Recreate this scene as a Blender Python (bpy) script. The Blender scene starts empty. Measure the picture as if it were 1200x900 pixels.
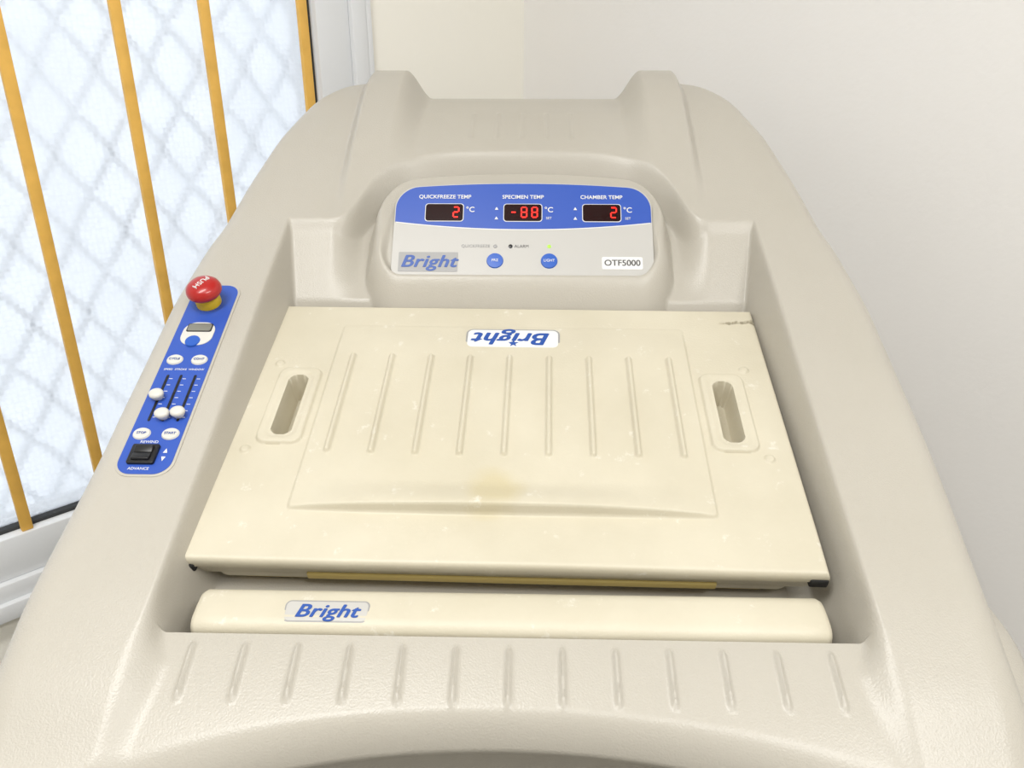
import bpy, bmesh, math
import numpy as np
from mathutils import Matrix, Vector

EYE = 1.25
sc = bpy.context.scene
sc.view_settings.view_transform = 'Standard'
sc.view_settings.look = 'None'

# ------------------------------------------------------------ materials
def lin(col): return (*[((v/255+0.055)/1.055)**2.4 if v/255 > 0.04045 else v/255/12.92 for v in col], 1)
def mat(name, col, rough=0.5, bump=0, bscale=400, var=0, vscale=6, emit=0, metal=0, spec=0.5, coat=0):
    m = bpy.data.materials.new(name); m.use_nodes = True
    nt = m.node_tree; N = nt.nodes; L = nt.links
    b = N['Principled BSDF']
    c = lin(col)
    b.inputs['Base Color'].default_value = c
    b.inputs['Roughness'].default_value = rough
    b.inputs['Metallic'].default_value = metal
    b.inputs['Specular IOR Level'].default_value = spec
    b.inputs['Coat Weight'].default_value = coat
    tc = N.new('ShaderNodeTexCoord')
    if emit:
        b.inputs['Emission Color'].default_value = c
        b.inputs['Emission Strength'].default_value = emit
    if var:
        n = N.new('ShaderNodeTexNoise'); n.inputs['Scale'].default_value = vscale
        n.inputs['Detail'].default_value = 5
        L.new(tc.outputs['Object'], n.inputs['Vector'])
        r = N.new('ShaderNodeValToRGB')
        r.color_ramp.elements[0].position = 0.3; r.color_ramp.elements[1].position = 0.7
        r.color_ramp.elements[0].color = (c[0]*(1-var), c[1]*(1-var*1.1), c[2]*(1-var*1.4), 1)
        r.color_ramp.elements[1].color = (min(1, c[0]*(1+var*.5)), min(1, c[1]*(1+var*.5)), min(1, c[2]*(1+var*.5)), 1)
        L.new(n.outputs['Fac'], r.inputs['Fac']); L.new(r.outputs['Color'], b.inputs['Base Color'])
    if bump:
        n2 = N.new('ShaderNodeTexNoise'); n2.inputs['Scale'].default_value = bscale
        n2.inputs['Detail'].default_value = 2
        L.new(tc.outputs['Object'], n2.inputs['Vector'])
        bp = N.new('ShaderNodeBump'); bp.inputs['Strength'].default_value = bump
        bp.inputs['Distance'].default_value = 0.001
        L.new(n2.outputs['Fac'], bp.inputs['Height']); L.new(bp.outputs['Normal'], b.inputs['Normal'])
    return m

M_body = mat('body_plastic', (184, 179, 168), 0.34, 0.3, 600, 0.035, 5)
M_lid = mat('lid_plastic', (205, 198, 178), 0.46, 0.2, 350, 0.07, 9)
M_lidside = mat('lid_liner', (214, 192, 120), 0.6)
M_blue = mat('blue_membrane', (48, 84, 176), 0.35)
M_blue2 = mat('blue_button', (38, 90, 184), 0.3)
M_logo = mat('logo_blue', (38, 80, 160), 0.4)
M_pgrey = mat('panel_grey', (190, 188, 183), 0.4)
M_pgrey2 = mat('panel_logo_grey', (156, 155, 154), 0.4)
M_white = mat('white_print', (228, 228, 226), 0.4)
M_dgrey = mat('print_grey', (105, 103, 102), 0.5)
M_black = mat('black_plastic', (18, 18, 20), 0.35)
M_disp = mat('display_window', (34, 8, 8), 0.2, spec=.3)
M_led = mat('led_red', (255, 30, 18), 0.4, emit=2.0)
M_ledg = mat('led_green', (150, 200, 60), 0.4, emit=0.6)
M_red = mat('estop_red', (172, 28, 24), 0.3, coat=0.2)
M_yel = mat('estop_yellow', (220, 185, 30), 0.4)
M_rub = mat('rubber', (25, 24, 22), 0.8)
M_gask = mat('gasket_grey', (50, 52, 54), 0.7)
M_knob = mat('slider_knob', (212, 210, 202), 0.4)
M_bar = mat('bar_yellow_paint', (234, 184, 88), 0.5, 0.6, 60, 0.10, 30)
M_frame = mat('window_frame_pvc', (228, 230, 232), 0.35)
M_wallL = mat('wall_paint_lit_warm', (250, 247, 237), 0.8, 0.3, 120, 0.01, 3)  # lighter, warmer base colour stands in for brighter light on the left wall
M_wallR = mat('wall_paint', (241, 239, 236), 0.8, 0.3, 120, 0.01, 3)
M_ceil = mat('ceiling_paint', (236, 236, 234), 0.9, 0.1, 80)
M_floor = mat('floor_vinyl', (130, 128, 122), 0.5, 0.1, 80, 0.08, 14)
M_steel = mat('lattice_steel', (206, 212, 219), 0.6)
M_pipe = mat('pipe_white', (225, 223, 218), 0.4)

# spilled-fluid stain and pale flecks on the lid
def add_stain(m, loc, rad, colr, amt, soft=1.6):
    nt = m.node_tree; N = nt.nodes; L = nt.links; b = N['Principled BSDF']
    src = b.inputs['Base Color'].links[0].from_socket
    tc = N.new('ShaderNodeTexCoord')
    sub = N.new('ShaderNodeVectorMath'); sub.operation = 'SUBTRACT'; sub.inputs[1].default_value = loc
    L.new(tc.outputs['Object'], sub.inputs[0])
    nz = N.new('ShaderNodeTexNoise'); nz.inputs['Scale'].default_value = 30
    L.new(tc.outputs['Object'], nz.inputs['Vector'])
    ln = N.new('ShaderNodeVectorMath'); ln.operation = 'LENGTH'; L.new(sub.outputs[0], ln.inputs[0])
    ad = N.new('ShaderNodeMath'); ad.operation = 'MULTIPLY_ADD'; ad.inputs[1].default_value = rad*0.9
    L.new(nz.outputs['Fac'], ad.inputs[0]); L.new(ln.outputs['Value'], ad.inputs[2])
    mr = N.new('ShaderNodeMapRange'); mr.inputs['From Min'].default_value = rad*0.9
    mr.inputs['From Max'].default_value = rad*soft; mr.inputs['To Min'].default_value = amt; mr.inputs['To Max'].default_value = 0
    L.new(ad.outputs[0], mr.inputs['Value'])
    mx = N.new('ShaderNodeMixRGB'); mx.inputs['Color2'].default_value = colr
    L.new(mr.outputs[0], mx.inputs['Fac']); L.new(src, mx.inputs['Color1'])
    L.new(mx.outputs[0], b.inputs['Base Color'])
add_stain(M_lid, (-0.008, 0.078, 0.0), 0.033, lin((196, 182, 136)), .6, 1.45)
add_stain(M_lid, (-0.06, 0.09, 0.0), 0.085, lin((194, 186, 162)), .3)
def add_flecks(m):
    nt = m.node_tree; N = nt.nodes; L = nt.links; b = N['Principled BSDF']
    src = b.inputs['Base Color'].links[0].from_socket
    tc = N.new('ShaderNodeTexCoord')
    nz = N.new('ShaderNodeTexNoise'); nz.inputs['Scale'].default_value = 45; nz.inputs['Detail'].default_value = 8; nz.inputs['Roughness'].default_value = .7
    L.new(tc.outputs['Object'], nz.inputs['Vector'])
    mr = N.new('ShaderNodeMapRange'); mr.inputs['From Min'].default_value = .61; mr.inputs['From Max'].default_value = .72; mr.inputs['To Max'].default_value = .6
    L.new(nz.outputs['Fac'], mr.inputs['Value'])
    mx = N.new('ShaderNodeMixRGB'); mx.inputs['Color2'].default_value = lin((232, 230, 222))
    L.new(mr.outputs[0], mx.inputs['Fac']); L.new(src, mx.inputs['Color1']); L.new(mx.outputs[0], b.inputs['Base Color'])
add_flecks(M_lid)

# ------------------------------------------------------------ helpers
def link(ob, parent=None, M=None):
    sc.collection.objects.link(ob)
    if parent: ob.parent = parent
    if M is not None: ob.matrix_basis = M
    return ob
def T(x, y, z): return Matrix.Translation((x, y, z))
def R(a, ax): return Matrix.Rotation(math.radians(a), 4, ax)
def empty(name, M=None, parent=None):
    e = bpy.data.objects.new(name, None); e.empty_display_size = 0.1
    return link(e, parent, M)
def obj_bm(name, bm, m, parent, M, smooth=True, angle=40):
    me = bpy.data.meshes.new(name); bm.normal_update(); bm.to_mesh(me); bm.free()
    for x in (m if isinstance(m, list) else [m]): me.materials.append(x)
    if smooth:
        for p in me.polygons: p.use_smooth = True
        try: me.set_sharp_from_angle(angle=math.radians(angle))
        except Exception: pass
    return link(bpy.data.objects.new(name, me), parent, M)
def box(name, sx, sy, sz, m, parent=None, M=None, bev=0.0):
    bm = bmesh.new(); bmesh.ops.create_cube(bm, size=1)
    bmesh.ops.scale(bm, vec=(sx, sy, sz), verts=bm.verts)
    if bev: bmesh.ops.bevel(bm, geom=bm.edges[:], offset=bev, segments=3, affect='EDGES', profile=0.5)
    return obj_bm(name, bm, m, parent, M)
def boxes(name, lst, m, parent=None, M=None, bev=0.0):
    """lst of (xmin,xmax,ymin,ymax,zmin,zmax)"""
    bm = bmesh.new()
    for a in lst:
        r = bmesh.ops.create_cube(bm, size=1)['verts']
        bmesh.ops.scale(bm, vec=(a[1]-a[0], a[3]-a[2], a[5]-a[4]), verts=r)
        bmesh.ops.translate(bm, vec=((a[0]+a[1])/2, (a[2]+a[3])/2, (a[4]+a[5])/2), verts=r)
    if bev: bmesh.ops.bevel(bm, geom=bm.edges[:], offset=bev, segments=2, affect='EDGES', profile=0.5)
    return obj_bm(name, bm, m, parent, M)
def lathe(name, prof, m, parent=None, M=None, seg=40, sx=1, sy=1):
    bm = bmesh.new(); rings = []
    for r, z in prof:
        if r < 1e-6: rings.append([bm.verts.new((0, 0, z))])
        else: rings.append([bm.verts.new((sx*r*math.cos(2*math.pi*i/seg), sy*r*math.sin(2*math.pi*i/seg), z)) for i in range(seg)])
    for a, b in zip(rings, rings[1:]):
        for i in range(seg):
            j = (i+1) % seg
            if len(a) == 1 and len(b) == 1: continue
            if len(a) == 1: bm.faces.new((a[0], b[j], b[i]))
            elif len(b) == 1: bm.faces.new((a[i], a[j], b[0]))
            else: bm.faces.new((a[i], a[j], b[j], b[i]))
    bmesh.ops.recalc_face_normals(bm, faces=bm.faces)
    return obj_bm(name, bm, m, parent, M, angle=50)
def plate(name, pts, th, m, parent=None, M=None, bev=0.0):
    bm = bmesh.new(); vs = [bm.verts.new((x, y, 0)) for x, y in pts]
    f = bm.faces.new(vs)
    f.normal_update()
    if f.normal.z > 0: f.normal_flip()
    r = bmesh.ops.extrude_face_region(bm, geom=[f])
    top = [v for v in r['geom'] if isinstance(v, bmesh.types.BMVert)]
    bmesh.ops.translate(bm, vec=(0, 0, th), verts=top)
    bmesh.ops.recalc_face_normals(bm, faces=bm.faces)
    if bev:
        ed = [e for e in bm.edges if all(abs(v.co.z-th) < 1e-7 for v in e.verts)]
        bmesh.ops.bevel(bm, geom=ed, offset=bev, segments=3, affect='EDGES', profile=0.5)
    return obj_bm(name, bm, m, parent, M)
def rrect(w, h, r, n=8):
    pts = []
    for cx, cy, a0 in ((w/2-r, h/2-r, 0), (-w/2+r, h/2-r, 90), (-w/2+r, -h/2+r, 180), (w/2-r, -h/2+r, 270)):
        for i in range(n+1):
            a = math.radians(a0+90*i/n); pts.append((cx+r*math.cos(a), cy+r*math.sin(a)))
    return pts
def text(name, s, size, m, parent, M, shear=0, off=0.0, ext=0.0002, space=1.0):
    c = bpy.data.curves.new(name, 'FONT'); c.body = s; c.size = size; c.align_x = 'CENTER'; c.align_y = 'CENTER'
    c.shear = shear; c.offset = off; c.extrude = ext; c.space_character = space
    c.materials.append(m)
    return link(bpy.data.objects.new(name, c), parent, M)
def logo(name, size, M, sx=1.12):
    # bold italic wordmark: slightly offset layers thicken the strokes
    for i, (dx, dy) in enumerate(((-.032, 0), (-.011, .014), (.011, -.014), (.032, 0))):
        text('%s_%d' % (name, i), 'Bright', size, M_logo, cryo, M @ T(dx*size, dy*size, i*.00003) @ Matrix.Diagonal((sx, 1, 1, 1)), .3, 0, space=1.05)
def grid_obj(name, X, Y, Z, m, parent, M, skirt=None):
    ny, nx = X.shape
    co = np.stack([X, Y, Z], -1).reshape(-1, 3)
    idx = np.arange(ny*nx).reshape(ny, nx)
    q = np.stack([idx[:-1, :-1], idx[:-1, 1:], idx[1:, 1:], idx[1:, :-1]], -1).reshape(-1, 4)
    faces = [q]
    loop = np.concatenate([idx[0, :], idx[1:, -1], idx[-1, -2::-1], idx[-2:0:-1, 0]])
    prev = loop; base = co[loop]; nl = len(loop)
    allco = [co]; tot = len(co)
    for fn in (skirt or []):
        rx, ry, rz = fn(base[:, 0], base[:, 1], base[:, 2])
        allco.append(np.stack([rx, ry, rz], -1))
        cur = np.arange(tot, tot+nl); tot += nl
        faces.append(np.stack([prev, cur, np.roll(cur, -1), np.roll(prev, -1)], -1))
        prev = cur
    F = np.concatenate(faces).tolist()
    if skirt: F.append(prev[::-1].tolist())
    me = bpy.data.meshes.new(name)
    me.from_pydata(np.concatenate(allco).tolist(), [], F); me.update()
    me.materials.append(m)
    me.polygons.foreach_set('use_smooth', [True]*len(me.polygons))
    try: me.set_sharp_from_angle(angle=math.radians(65))
    except Exception: pass
    return link(bpy.data.objects.new(name, me), parent, M)

def sstep(a, b, x):
    t = np.clip((x-a)/(b-a), 0, 1); return t*t*(3-2*t)
def smin(a, b, k):
    h = np.clip(0.5+0.5*(b-a)/k, 0, 1); return b*(1-h)+a*h-k*h*(1-h)
def smax(a, b, k): return -smin(-a, -b, k)
def table(xs, ys, sig, lo, hi):
    g = np.linspace(lo-0.2, hi+0.2, 2000); v = np.interp(g, xs, ys)
    v = np.where(g < xs[0], ys[0]+(g-xs[0])*(ys[1]-ys[0])/(xs[1]-xs[0]), v)
    v = np.where(g > xs[-1], ys[-1]+(g-xs[-1])*(ys[-1]-ys[-2])/(xs[-1]-xs[-2]), v)
    dg = g[1]-g[0]; n = int(4*sig/dg)+1
    k = np.exp(-0.5*(np.arange(-n, n+1)*dg/sig)**2); k /= k.sum()
    vp = np.concatenate([v[0]+(np.arange(-n, 0))*(v[1]-v[0]), v, v[-1]+(np.arange(1, n+1))*(v[-1]-v[-2])])
    v = np.convolve(vp, k, 'valid')
    return lambda x: np.interp(x, g, v)

# ------------------------------------------------------------ frames
CORNER = Vector((0.025, 1.775, 0))
ROOT = R(45, 'Z') @ T(-CORNER.x, -CORNER.y, 0)     # diagonal working frame -> room frame
cryo = empty('cryostat_machine', ROOT @ T(-0.014, 0, EYE) @ R(-1.4, 'Z') @ T(0, 0.75, -EYE))
S0 = T(0, -0.75, EYE)

# ------------------------------------------------------------ body shell
B = table([.36, .40, .44, .505, .62, .84, .956, 1.02, 1.10, 1.17, 1.22, 1.30],
          [-.478, -.456, -.425, -.388, -.334, -.227, -.173, -.130, -.078, -.038, -.022, -.013], 0.012, .3, 1.4)
Wo = table([.34, .40, .43, .505, .68, .83, .92, 1.02, 1.10, 1.17, 1.22, 1.255, 1.28],
           [.355, .385, .393, .394, .395, .393, .384, .361, .338, .308, .28, .24, .19], 0.010, .3, 1.3)
yf = lambda x: .428 - .50*x*x - 1.2*np.abs(x)**4
YB = 1.275; RE = 0.03
_xe = np.linspace(0, .5, 400)
_ye = .956 + .100*np.clip(1-(_xe/.212)**4, 0, 1)**0.65
_sg = .010; _n = 32
_k = np.exp(-0.5*(np.arange(-_n, _n+1)*(_xe[1]-_xe[0])/_sg)**2); _k /= _k.sum()
_ye = np.convolve(np.pad(_ye, _n, mode='reflect'), _k, 'valid')
ye = lambda x: np.interp(np.abs(x), _xe, _ye)

def zU(x, y):
    ax = np.abs(x)
    z = B(y)
    ramp = sstep(.95, 1.08, y)
    horn = sstep(.236, .220, ax)*0.018
    z = z + horn*ramp
    val = sstep(.176, .138, ax)*0.040
    z = z - val*sstep(.98, 1.22, y)
    for i in range(-2, 3):
        z = z + 0.0016*np.exp(-((x-i*.034)/.003)**2)*sstep(1.08, 1.09, y)*sstep(1.17, 1.16, y)
    return z
RIBX = [(i-6)*.0417 for i in range(13)]
def zApron(x, y):
    z = -.417 - .36*(0.492-y) - 1.2*(0.492-y)**2
    for r in RIBX:
        z = z + 0.0042*np.exp(-((x-r)/.0023)**2)*sstep(.436, .444, y)*sstep(.484, .475, y)
    return z
def hBody(x, y):
    ax = np.abs(x)
    u = zU(x, y)
    floor_ = -.395+.381*(y-.544)-.05
    floor_ = np.where(y < .54, np.minimum(floor_, -.46), floor_)
    t = sstep(.489, .4950, y)
    zin = zApron(x, y)*(1-t)+floor_*t
    slope = 1.1+3.4*sstep(.46, .52, y)
    xe = .287
    zside = B(y) + slope*(ax-xe)
    yeE = ye(x)
    zback = zU(x, yeE) + 3.4*(y-yeE)
    sl = .82 + .62*sstep(.195, .235, ax)
    zwall = -.259 + sl*(y-.90)
    zwall = np.where(y < .90, -.259+3.0*(y-.90), zwall)
    # bezel block
    cy, hx, hy, r = .950, .177, .059, .036
    hxv = hx - .10*np.clip(y-.92, 0, 1)
    qx = ax-(hxv-r); qy = np.abs(y-cy)-(hy-r)
    qy = np.where(y > cy, qy + .35*ax*ax, qy)
    sd = np.hypot(np.maximum(qx, 0), np.maximum(qy, 0))+np.minimum(np.maximum(qx, qy), 0)-r
    zp = -.231+1.18*(y-.90)
    zbez = zp + .005 - 3.2*smax(sd, np.zeros_like(sd), .008) - .0105*sstep(-.007, -.016, sd)
    w = smax(zin, zside, .012)
    w = smax(w, smax(zback, zwall, .006), .012)
    w = smax(w, zbez, .006)
    return smin(u, w, .012)

a = np.linspace(0, math.pi/2, 14)
eu = (RE/.385)*(1-np.sin(a))
us = np.concatenate([-(1-eu[::-1]), np.linspace(-(1-RE/.385), 1-RE/.385, 560)[1:-1], (1-eu)])
ev = RE*(1-np.sin(a))
YF0 = .36
vs_ = np.concatenate([(YF0+ev[::-1]), np.linspace(YF0+RE, YB-RE, 480)[1:-1], np.linspace(.4875, .4965, 14), (YB-ev)])
vs_ = np.unique(np.round(vs_, 6))
Ug, Vg = np.meshgrid(us, vs_)
Xg = Ug*Wo(Vg) - .006*sstep(.66, .48, Vg)
Yg = Vg + (yf(Xg)-YF0)*np.clip(1-(Vg-YF0)/.124, 0, 1)**1.15
def drop(e):
    e = np.clip(e, 0, RE); return RE-np.sqrt(np.clip(RE*RE-(RE-e)**2, 0, None))
ex = (1-np.abs(Ug))*.385
ef = Vg-YF0; eb = YB-Vg
Zg = hBody(Xg, Yg) - drop(ex) - drop(ef)*.9 - drop(eb)
def ring(f, s, fr):
    def fn(x, y, z):
        fw = sstep(.62, .42, y)
        return x*s, .82+(y-.82)*s + fr*fw, z*(1-f)+(-EYE)*f
    return fn
body = grid_obj('body_shell', Xg, Yg, Zg, M_body, cryo, S0,
    [ring(.012, 1.0, .006), ring(.03, 1.0, .035), ring(.06, 1.0, .07), ring(.12, .995, .10), ring(.3, .985, .11), ring(.6, .97, .11), ring(.92, .96, .11), ring(.925, .92, .13), ring(1.0, .92, .13)])

# right-hand drive housing (handwheel cover) with hub and crank
HW = S0 @ T(.36, .60, -.585) @ R(90, 'Y')
lathe('handwheel_housing', [(0, .110), (.07, .109), (.10, .103), (.115, .090), (.12, .070), (.12, 0.0)], M_body, cryo, HW)
lathe('handwheel_hub', [(0, .135), (.018, .133), (.022, .125), (.022, .105), (0, .105)], M_black, cryo, HW)
lathe('crank_handle', [(0, .180), (.010, .175), (.012, .155), (.010, .109), (0, .108)], M_black, cryo, HW @ T(.07, 0, 0))

# ------------------------------------------------------------ lid
LANG = math.degrees(math.atan(.381))
LID = S0 @ T(-.012, .544, -.389) @ R(-1.0, 'Z') @ R(LANG, 'X')
lx = np.linspace(-.2795, .2795, 520); ls = np.linspace(0, .358, 340)
LX, LS = np.meshgrid(lx, ls)
def rb(x, y, cx, cy, hx, hy, r):
    qx = np.abs(x-cx)-(hx-r); qy = np.abs(y-cy)-(hy-r)
    return np.hypot(np.maximum(qx, 0), np.maximum(qy, 0))+np.minimum(np.maximum(qx, qy), 0)-r
h = np.zeros_like(LX)
p = rb(LX, LS, 0, .1875, .194, .1325, .004)
h += .0032*sstep(.0015, -.0015, p)
h -= .0032*sstep(.28, .325, LS)*sstep(.0015, -.0015, p)*0.85
h += .0110*np.clip(1-(LX/.192)**2, 0, 1)**.8*sstep(.0535, .0575, LS)*sstep(1, 0, (LS-.0575)/.034)
for i in range(9):
    cxr = (i-4)*.0431
    d = rb(LX, LS, cxr, .194, .0028, .072, .0028)
    h += .0048*sstep(.0014, -.0020, d)
for sx in (-1, 1):
    d = rb(LX, LS, sx*.2245, .1885, .0225, .0545, .010)
    h += .004*sstep(.001, -.001, d)
    d2 = rb(LX, LS, sx*.2245, .1885, .0150, .0475, .009)
    h -= .0015*sstep(.003, -.003, d2)
    d3 = rb(LX, LS, sx*.2245, .1885, .0095, .0425, .0090)
    h -= .034*sstep(.0012, -.0012, d3)
    for (px, ps) in ((.252, .252), (.254, .126)):
        dd = np.hypot(LX-sx*px, LS-ps); h += .0025*sstep(.0055, .0035, dd)
h += -.002*np.exp(-((LX+.05)/.12)**2-((LS-.1)/.08)**2)
ck = np.abs(LS-(.334+.0007*np.sin(LX*420)+.08*(LX-.25)))
h -= .016*sstep(.0020, .0009, ck)*sstep(.236, .256, LX)
h -= .012*sstep(.006, .0025, np.hypot(LX-.2795, LS-.3365))
edge = np.minimum(np.minimum(LX+.2795, .2795-LX), np.minimum(LS, .358-LS))
rr = .004; e = np.clip(edge, 0, rr); h -= rr-np.sqrt(rr*rr-(rr-e)**2)
h = np.where(edge > 1e-9, h, -rr)
h = h + .0012*np.sin(LX*14+1)*np.exp(-LS/.02)
lid = grid_obj('chamber_lid', LX, LS, h, M_lid, cryo, LID,
   [lambda x, y, z: (x*1.003, .179+(y-.179)*1.003, z*0-.012), lambda x, y, z: (x*.985, .179+(y-.179)*.985, z*0-.016), lambda x, y, z: (x*.95, .179+(y-.179)*.95, z*0-.034)])
plate('lid_insulation', rrect(.50, .325, .02), -.018, M_lidside, cryo, LID @ T(0, .178, -.032))
plate('lid_inner_flange', rrect(.515, .340, .015), -.006, M_lid, cryo, LID @ T(0, .178, -.0315))
box('lid_seal_strip', .36, .004, .008, M_lidside, cryo, LID @ T(.010, .0060, -.0305), .0015)
for i, sx in enumerate((-1, 1)):
    box('lid_corner_bumper_%d' % i, .016, .012, .010, M_rub, cryo, LID @ T(sx*.2720, .004, -.0135), .002)
plate('lid_label', rrect(.106, .034, .008), .0012, M_pgrey2, cryo, LID @ T(.002, .297, .0016), .0004)
plate('lid_label_face', rrect(.102, .030, .0065), .0016, M_white, cryo, LID @ T(.002, .297, .0016), .0004)
logo('lid_label_text', .0290, LID @ T(.002, .2975, .0034) @ R(180, 'Z'), 1.15)
plate('lid_label_star', [((.0060 if i % 2 == 0 else .0024)*math.sin(i*math.pi/5), (.0060 if i % 2 == 0 else .0024)*math.cos(i*math.pi/5)) for i in range(10)], .0003, M_logo, cryo, LID @ T(.003, .2885, .0033))

# ------------------------------------------------------------ front bar between lid and apron
def tray():
    prof = []
    n = 24
    for i in range(n):
        t = 2*math.pi*i/n
        c, s = math.cos(t), math.sin(t)
        prof.append((.022*math.copysign(abs(c)**.6, c), .017*math.copysign(abs(s)**.6, s)))
    bm = bmesh.new(); L = .259; secs = [(-L, .80), (-L+.001, .9), (-L+.005, 1), (L-.005, 1), (L-.001, .9), (L, .8)]
    xs = [secs[0], secs[1], secs[2]]+[(x, 1) for x in np.linspace(-L+.02, L-.02, 20)]+secs[3:]
    rings = [[bm.verts.new((x, py*s, pz*s)) for py, pz in prof] for x, s in xs]
    for a_, b_ in zip(rings, rings[1:]):
        for i in range(n): bm.faces.new((a_[i], a_[(i+1) % n], b_[(i+1) % n], b_[i]))
    bm.faces.new(rings[0]); bm.faces.new(rings[-1][::-1])
    bmesh.ops.recalc_face_normals(bm, faces=bm.faces)
    return obj_bm('front_tray_bar', bm, M_lid, cryo, S0 @ T(-.001, .5155, -.4245) @ R(14, 'X'))
tray()
TL = S0 @ T(.002, .5155, -.4245) @ R(20, 'X')
plate('tray_label', rrect(.070, .020, .005), .0012, M_pgrey2, cryo, TL @ T(-.152, -.003, .0160), .0005)
plate('tray_label_face', rrect(.0675, .0175, .004), .0015, M_pgrey, cryo, TL @ T(-.152, -.003, .0160), .0004)
logo('tray_label_text', .0165, TL @ T(-.152, -.0035, .0178), 1.22)

# ------------------------------------------------------------ front instrument panel
PANG = math.degrees(math.atan(1.18))
PF = S0 @ T(.004, .90, -.2335) @ R(PANG, 'X')
def strip_plate(name, xs, top, bot, th, m, parent, M):
    bm = bmesh.new(); tv, bv, t2, b2 = [], [], [], []
    for x in xs:
        tv.append(bm.verts.new((x, top(x), th))); bv.append(bm.verts.new((x, bot(x), th)))
        t2.append(bm.verts.new((x, top(x), 0))); b2.append(bm.verts.new((x, bot(x), 0)))
    for i in range(len(xs)-1):
        bm.faces.new((bv[i], bv[i+1], tv[i+1], tv[i])); bm.faces.new((b2[i], t2[i], t2[i+1], b2[i+1]))
        bm.faces.new((tv[i], tv[i+1], t2[i+1], t2[i])); bm.faces.new((bv[i+1], bv[i], b2[i], b2[i+1]))
    bmesh.ops.remove_doubles(bm, verts=bm.verts, dist=1e-7)
    bmesh.ops.recalc_face_normals(bm, faces=bm.faces)
    return obj_bm(name, bm, m, parent, M)
PW = .1585
def corner(x, r):
    e = max(0, min(r, PW-abs(x))); return r-math.sqrt(max(0, r*r-(r-e)**2))
ptop = lambda x: .133-.30*x*x-corner(x, .028)
pbot = lambda x: .004+corner(x, .012)
pxs = [PW*math.sin(math.pi*(i/80-.5)) for i in range(81)]
strip_plate('panel_membrane', pxs, ptop, pbot, .0012, M_pgrey, cryo, PF)
bl = lambda x: min(ptop(x), .068+.40*x*x)
strip_plate('panel_blue_band', [x*.993 for x in pxs], lambda x: max(bl(x), ptop(x/.993)-.0012), bl, .0016, M_blue, cryo, PF)
strip_plate('panel_band_line', [x*.985 for x in pxs], lambda x: bl(x)+.0002, lambda x: bl(x)-.0012, .0014, M_white, cryo, PF)
zt = .0019
seg7 = {'8': 'abcdefg', '2': 'abged', '-': 'g'}
def digit(ch, cx, cy, k, par, M):
    w, hh, t = .0066, .0138, .0015
    S = {'a': (0, hh/2, w-t, t), 'g': (0, 0, w-t, t), 'd': (0, -hh/2, w-t, t), 'f': (-w/2, hh/4, t, hh/2-t), 'b': (w/2, hh/4, t, hh/2-t), 'e': (-w/2, -hh/4, t, hh/2-t), 'c': (w/2, -hh/4, t, hh/2-t)}
    l = []
    for s in seg7[ch]:
        x, y, a_, b_ = S[s]; l.append((cx+x-a_/2, cx+x+a_/2, cy+y-b_/2, cy+y+b_/2, zt+.001, zt+.0014))
    boxes('digit_%d' % k, l, M_led, par, M)
k = 0
for cx, s, lab in ((-.097, '  2', 'QUICKFREEZE TEMP'), (0, '-88', 'SPECIMEN TEMP'), (.097, '  2', 'CHAMBER TEMP')):
    plate('display_rim_%d' % k, rrect(.048, .025, .004), .0004, M_white, cryo, PF @ T(cx, .0905, zt-.0002))
    plate('display_glass_%d' % k, rrect(.0462, .0232, .0035), .0006, M_disp, cryo, PF @ T(cx, .0905, zt))
    for j, ch in enumerate(s):
        if ch != ' ': digit(ch, cx-.0115+j*.0130, .0905, k*10+j, cryo, PF)
    text('display_title_%d' % k, lab, .0072, M_white, cryo, PF @ T(cx, .1125, zt), 0, .00008)
    text('unit_%d' % k, '°C', .010, M_white, cryo, PF @ T(cx+.032, .0945, zt), 0, .0001)
    if k:
        for q in (.0965, .083):
            plate('arrow_%d_%d' % (k, int(q*1e4)), [(-.0022, -.002), (.0022, -.002), (0, .002)], .0004, M_white, cryo, PF @ T(cx-.0325, q, zt))
        text('set_%d' % k, 'SET', .0045, M_white, cryo, PF @ T(cx+.032, .083, zt))
    k += 1
plate('panel_logo_plate', rrect(.072, .026, .001), .0004, M_pgrey2, cryo, PF @ T(-.114, .0230, .0012))
logo('panel_logo_text', .0225, PF @ T(-.114, .0230, .0018), 1.17)
plate('panel_model_plate', rrect(.049, .0165, .002), .0004, M_white, cryo, PF @ T(.1205, .0225, .0012))
for i, dx in enumerate((-.0002, .0002)):
    text('panel_model_text_%d' % i, 'OTF5000', .0112, M_dgrey, cryo, PF @ T(.1205+dx, .0225, .0018), 0, 0)
for i, (cx, s) in enumerate(((-.033, 'FRZ'), (.0325, 'LIGHT'))):
    lathe('panel_button_%d' % i, [(0, .0016), (.0095, .0014), (.0102, 0)], M_blue2, cryo, PF @ T(cx, .025, .0012))
    text('panel_button_text_%d' % i, s, .0048, M_white, cryo, PF @ T(cx, .025, .0028))
lathe('alarm_led', [(0, .0012), (.0024, .0008), (.0026, 0)], M_black, cryo, PF @ T(-.0145, .0445, .0012))
lathe('light_led', [(0, .0012), (.0022, .0008), (.0024, 0)], M_ledg, cryo, PF @ T(.0325, .0445, .0012))
text('alarm_text', 'ALARM', .0055, M_dgrey, cryo, PF @ T(-.001, .0445, .0014))
text('quickfreeze_text', 'QUICKFREEZE', .0055, M_pgrey2, cryo, PF @ T(-.057, .0445, .0014))
lathe('quickfreeze_led', [(0, .0012), (.0022, .0008), (.0024, 0)], M_pgrey2, cryo, PF @ T(-.033, .0445, .0012))

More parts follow.
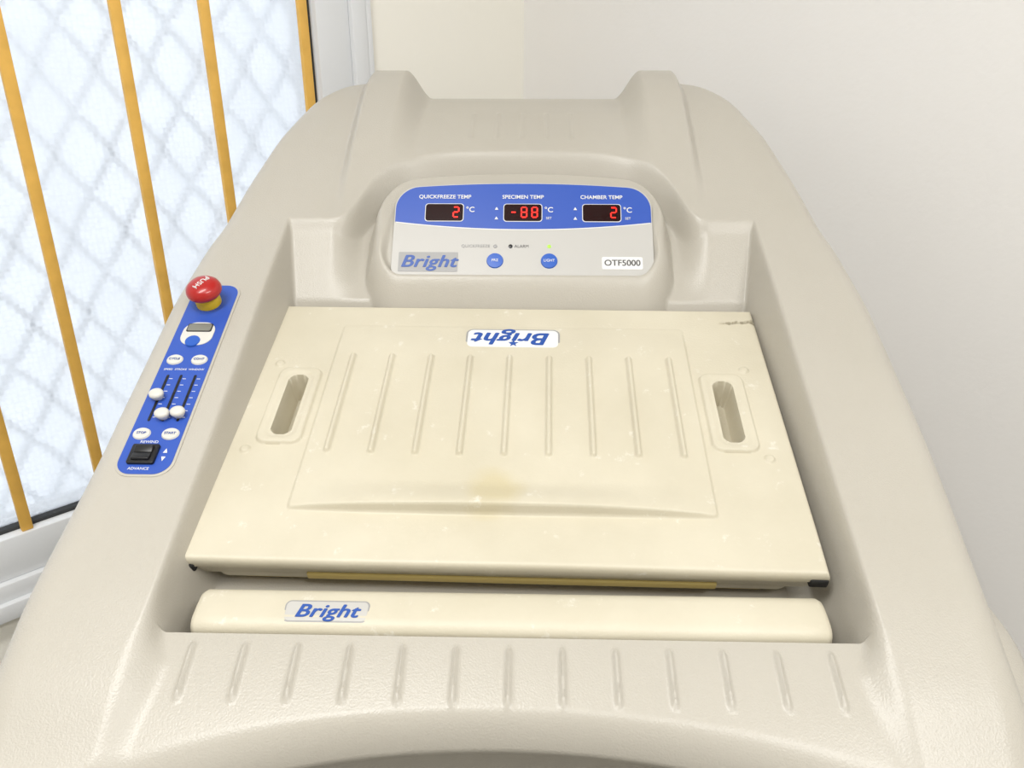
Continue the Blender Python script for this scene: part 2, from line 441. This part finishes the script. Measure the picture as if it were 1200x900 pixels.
# ------------------------------------------------------------ side control strip on the left rail
RAIL = math.degrees(math.atan(.487))
def rz(y): return .487*y-.637
DX = -.004
CF = S0 @ T(-.3345+DX, .7245, rz(.7245)+.0012) @ R(RAIL, 'X')
def cq(y): return (y-.7245)/math.cos(math.radians(RAIL))
plate('side_panel_recess_rim', rrect(.0555, .2640, .017), .0010, M_body, cryo, CF @ T(0, -.002, 0), .0006)
plate('side_panel_membrane', rrect(.0505, .2590, .015), .0014, M_blue, cryo, CF @ T(0, -.002, 0))
zz = .0015
def CP(x, y, z=zz): return CF @ T(x+.3345, cq(y-.006), z)
EX, EYY = -.337, .819
lathe('estop_collar', [(0, .012), (.0125, .012), (.0135, .010), (.0135, 0)], M_yel, cryo, CP(EX, EYY))
lathe('estop_button', [(0, .030), (.008, .0293), (.014, .0273), (.0178, .0235), (.0190, .0195), (.0187, .0170), (.0165, .014), (.010, .012), (0, .012)], M_red, cryo, CP(EX, EYY))
text('estop_text', 'PUSH', .0085, M_white, cryo, CP(EX, EYY, .0306) @ R(240, 'Z'), ext=.0012)
plate('side_lcd_bezel', rrect(.034, .034, .013), .0008, M_knob, cryo, CP(-.335, .775), .0004)
plate('side_lcd', rrect(.027, .0120, .002), .0006, M_black, cryo, CP(-.335, .7825, zz+.0007))
plate('side_lcd_glass', rrect(.025, .0100, .002), .0006, mat('lcd', (125, 125, 116), .2), cryo, CP(-.335, .7825, zz+.001))
lathe('side_round_button', [(0, .0016), (.0075, .0013), (.008, 0)], M_blue2, cryo, CP(-.337, .7645, zz+.0005))
for i, (x, y, s) in enumerate(((-.3475, .7405, 'CYCLE'), (-.3220, .7405, 'CONT'), (-.3485, .6536, 'STOP'), (-.3210, .6536, 'START'))):
    lathe('side_oval_button_%d' % i, [(0, .0016), (.0080, .0014), (.0090, 0)], M_knob, cryo, CP(x, y), sx=.95, sy=.78)
    text('side_button_text_%d' % i, s, .0038, M_logo, cryo, CP(x, y, zz+.0019))
for i, (x, ky) in enumerate(((-.3475, .694), (-.3340, .672), (-.3195, .674))):
    plate('slider_slot_%d' % i, rrect(.0026, .060, .001), .0004, M_black, cryo, CP(x, .6945))
    for j in range(7):
        box('slider_tick_%d_%d' % (i, j), .0035, .0006, .0003, M_white, cryo, CP(x+.0042, .672+j*.0075, zz))
    lathe('slider_knob_%d' % i, [(0, .0095), (.0045, .0092), (.0062, .008), (.0066, .006), (.005, .002), (.004, 0)], M_knob, cryo, CP(x, ky), sx=1.1, sy=.95)
plate('rocker_base', rrect(.0255, .0220, .002), .003, M_black, cryo, CP(-.338, .6315), .0008)
box('rocker_upper', .017, .0078, .003, M_black, cryo, CP(-.338, .6352, zz+.0035) @ R(12, 'X'), .0008)
box('rocker_lower', .017, .0078, .003, M_black, cryo, CP(-.338, .6278, zz+.0035) @ R(-12, 'X'), .0008)
text('rewind_text', 'REWIND', .0044, M_white, cryo, CP(-.338, .6450, zz))
text('advance_text', 'ADVANCE', .0042, M_white, cryo, CP(-.338, .6175, zz))
plate('arrow_up', [(-.0020, -.0025), (.0020, -.0025), (0, .0025)], .0004, M_white, cryo, CP(-.319, .636))
plate('arrow_down', [(-.0020, .0025), (.0020, .0025), (0, -.0025)], .0004, M_white, cryo, CP(-.319, .6275))
text('speed_text', 'SPEED  STROKE  WINDOW', .0034, M_white, cryo, CP(-.334, .7285, zz))

# ------------------------------------------------------------ room
RX, RY, H = 3.8, 3.8, 2.6
WT = .16
wy0, wy1 = -.405, -1.95
wz0, wz1 = .495, 2.15
boxes('wall_left', [(-WT, 0, wy0, WT, 0, H), (-WT, 0, -RY-WT, wy1, 0, H), (-WT, 0, wy1, wy0, 0, wz0), (-WT, 0, wy1, wy0, wz1, H)], M_wallL)
boxes('wall_back', [(0, RX+WT, 0, WT, 0, H)], M_wallR)
boxes('wall_right', [(RX, RX+WT, -RY, 0, 0, H)], M_wallR)
boxes('wall_front', [(0, RX+WT, -RY-WT, -RY, 0, H)], M_wallR)
boxes('floor', [(-WT, RX+WT, -RY-WT, WT, -.1, 0)], M_floor)
boxes('ceiling', [(-WT, RX+WT, -RY-WT, WT, H, H+.1)], M_ceil)

win = empty('window_1', T(0, 0, 0))
gy0, gy1, gz0, gz1 = -.505, -1.85, .60, 2.05
def frame_ring(name, y0, y1, z0, z1, yi0, yi1, zi0, zi1, x0, x1, m, bev=.003):
    boxes(name, [(x0, x1, yi0, y0, z0, z1), (x0, x1, y1, yi1, z0, z1), (x0, x1, yi1, yi0, z0, zi0), (x0, x1, yi1, yi0, zi1, z1)], m, win, T(0, 0, 0), bev)
frame_ring('frame_outer', wy0, wy1, wz0, wz1, -.435, -1.92, .525, 2.12, -.09, .012, M_frame)
frame_ring('frame_sash', -.435, -1.92, .525, 2.12, -.501, -1.854, .594, 2.054, -.08, .002, M_frame)
frame_ring('frame_gasket', -.501, -1.854, .594, 2.054, gy0, gy1, gz0, gz1, -.034, -.016, M_gask, .001)
boxes('frame_architrave', [(0, .010, -.405, -.393, .47, 2.17), (0, .010, -1.97, -1.95, .47, 2.17), (0, .010, -1.95, -.405, 2.15, 2.17), (0, .022, -1.97, -.393, .468, .496)], M_frame, win, T(0, 0, 0), .002)

# frosted / bubble-film pane
mg = bpy.data.materials.new('bubble_film_glass'); mg.use_nodes = True
nt = mg.node_tree; N = nt.nodes; L = nt.links; N.clear()
out = N.new('ShaderNodeOutputMaterial'); tc = N.new('ShaderNodeTexCoord')
tr = N.new('ShaderNodeBsdfTranslucent'); tr.inputs['Color'].default_value = (.93, .94, .965, 1)
rf = N.new('ShaderNodeBsdfRefraction'); rf.inputs['IOR'].default_value = 1.15; rf.inputs['Roughness'].default_value = .46
rf.inputs['Color'].default_value = (.95, .97, 1, 1)
mx = N.new('ShaderNodeMixShader')
vo = N.new('ShaderNodeTexVoronoi'); vo.inputs['Scale'].default_value = 130; vo.inputs['Randomness'].default_value = .35
L.new(tc.outputs['Object'], vo.inputs['Vector'])
mr = N.new('ShaderNodeMapRange'); mr.inputs['From Max'].default_value = .6; mr.inputs['To Min'].default_value = .55; mr.inputs['To Max'].default_value = .15
L.new(vo.outputs['Distance'], mr.inputs['Value'])
# large soft variation: film clings more in some places than others
nb = N.new('ShaderNodeTexNoise'); nb.inputs['Scale'].default_value = 5; nb.inputs['Detail'].default_value = 2
L.new(tc.outputs['Object'], nb.inputs['Vector'])
mr2 = N.new('ShaderNodeMapRange'); mr2.inputs['From Min'].default_value = .35; mr2.inputs['From Max'].default_value = .65; mr2.inputs['To Min'].default_value = .45; mr2.inputs['To Max'].default_value = 1.15
L.new(nb.outputs['Fac'], mr2.inputs['Value'])
mu = N.new('ShaderNodeMath'); mu.operation = 'MULTIPLY'
L.new(mr.outputs[0], mu.inputs[0]); L.new(mr2.outputs[0], mu.inputs[1]); L.new(mu.outputs[0], mx.inputs['Fac'])
bp = N.new('ShaderNodeBump'); bp.inputs['Strength'].default_value = .5; bp.inputs['Distance'].default_value = .002
L.new(vo.outputs['Distance'], bp.inputs['Height']); L.new(bp.outputs['Normal'], rf.inputs['Normal']); L.new(bp.outputs['Normal'], tr.inputs['Normal'])
L.new(tr.outputs[0], mx.inputs[1]); L.new(rf.outputs[0], mx.inputs[2])
gl = N.new('ShaderNodeBsdfGlossy'); gl.inputs['Roughness'].default_value = .3
m2 = N.new('ShaderNodeMixShader'); m2.inputs['Fac'].default_value = .05
L.new(mx.outputs[0], m2.inputs[1]); L.new(gl.outputs[0], m2.inputs[2]); L.new(m2.outputs[0], out.inputs['Surface'])
bm = bmesh.new()
vv = [bm.verts.new(c) for c in ((-.03, gy0+.004, gz0-.004), (-.03, gy1-.004, gz0-.004), (-.03, gy1-.004, gz1+.004), (-.03, gy0+.004, gz1+.004))]
bm.faces.new(vv)
obj_bm('bubble_film_pane', bm, mg, win, T(0, 0, 0), smooth=False)

# expanded metal security lattice outside the glass
bm = bmesh.new()
dw, dh = .17, .13
X = -.15
def strand(pts, w=.010):
    prev = None
    n = len(pts)
    for i, (y, z) in enumerate(pts):
        a_ = Vector((0, *pts[max(0, i-1)])); b_ = Vector((0, *pts[min(n-1, i+1)]))
        d = (b_-a_).normalized(); nn = Vector((0, -d.z, d.y))*w/2; c = Vector((X, y, z)); x = Vector((.005, 0, 0))
        cur = [bm.verts.new(c+nn-x), bm.verts.new(c-nn-x), bm.verts.new(c-nn+x), bm.verts.new(c+nn+x)]
        if prev:
            for q in range(4): bm.faces.new((prev[q], prev[(q+1) % 4], cur[(q+1) % 4], cur[q]))
        prev = cur
zc = wz0-.02
while zc < wz1+.05:
    for s in (1, -1):
        pts = []
        yv = wy1-.05
        while yv < wy0+.05:
            ph = yv/dw
            tri = 4*abs(ph-math.floor(ph+.5))-1
            tri = math.copysign(abs(tri)**.85, tri)
            pts.append((yv, zc + s*tri*dh/2)); yv += dw/12
        strand(pts)
    zc += dh
obj_bm('outer_lattice', bm, M_steel, win, T(0, 0, 0), smooth=False)

# painted security bars on the room side
bars = []
for t in (.521, .689, .819, .970, 1.086, 1.235, 1.37, 1.52, 1.66, 1.80):
    bars.append((-.012, -.002, -t-.0080, -t+.0080, .5945, 2.052))
boxes('bars', bars, M_bar, win, T(0, 0, 0), .0015)

# wall pipe along the back wall
pz = EYE-.935
pip = empty('water_pipe', T(0, 0, 0))
lathe('pipe', [(0, 0), (.014, 0), (.014, 2.6), (0, 2.6)], M_pipe, pip, T(.95, -.03, pz) @ R(90, 'Y'))
for i, x in enumerate((1.245, 2.1, 3.0)):
    boxes('pipe_clip_%d' % i, [(x-.012, x+.012, -.052, 0, pz-.022, pz+.022)], M_pipe, pip, T(0, 0, 0), .004)

boxes('baseboard_back', [(.0, RX, -.014, 0, 0, .09)], M_frame)
boxes('baseboard_left', [(0, .014, -RY, -.014, 0, .09)], M_frame)

# ------------------------------------------------------------ lights
def lamp(i, x, y, sx, sy, e):
    fx = empty('ceiling_light' if i == 0 else 'ceiling_light.%03d' % i, T(x, y, H))
    box('fixture_housing', sx+.06, sy+.06, .05, M_frame, fx, T(0, 0, -.025), .006)
    ld = bpy.data.lights.new('tube_panel', 'AREA'); ld.shape = 'RECTANGLE'; ld.size = sx; ld.size_y = sy; ld.energy = e
    ld.color = (1, .99, .97)
    link(bpy.data.objects.new('tube_panel', ld), fx, T(0, 0, -.056))
lamp(0, 1.0, -1.9, .3, 1.2, 32)
lamp(1, 2.4, -1.2, .3, 1.2, 33)
w = bpy.data.worlds.new('World'); sc.world = w; w.use_nodes = True
w.node_tree.nodes['Background'].inputs['Color'].default_value = (.88, .94, 1, 1)
w.node_tree.nodes['Background'].inputs['Strength'].default_value = 1.45

# ------------------------------------------------------------ camera
cd = bpy.data.cameras.new('camera'); cd.sensor_width = 36; cd.lens = 27; cd.clip_start = .02
cam = bpy.data.objects.new('camera', cd)
link(cam, None, ROOT @ T(0, 0, EYE) @ R(90-22.25, 'X'))
sc.camera = cam
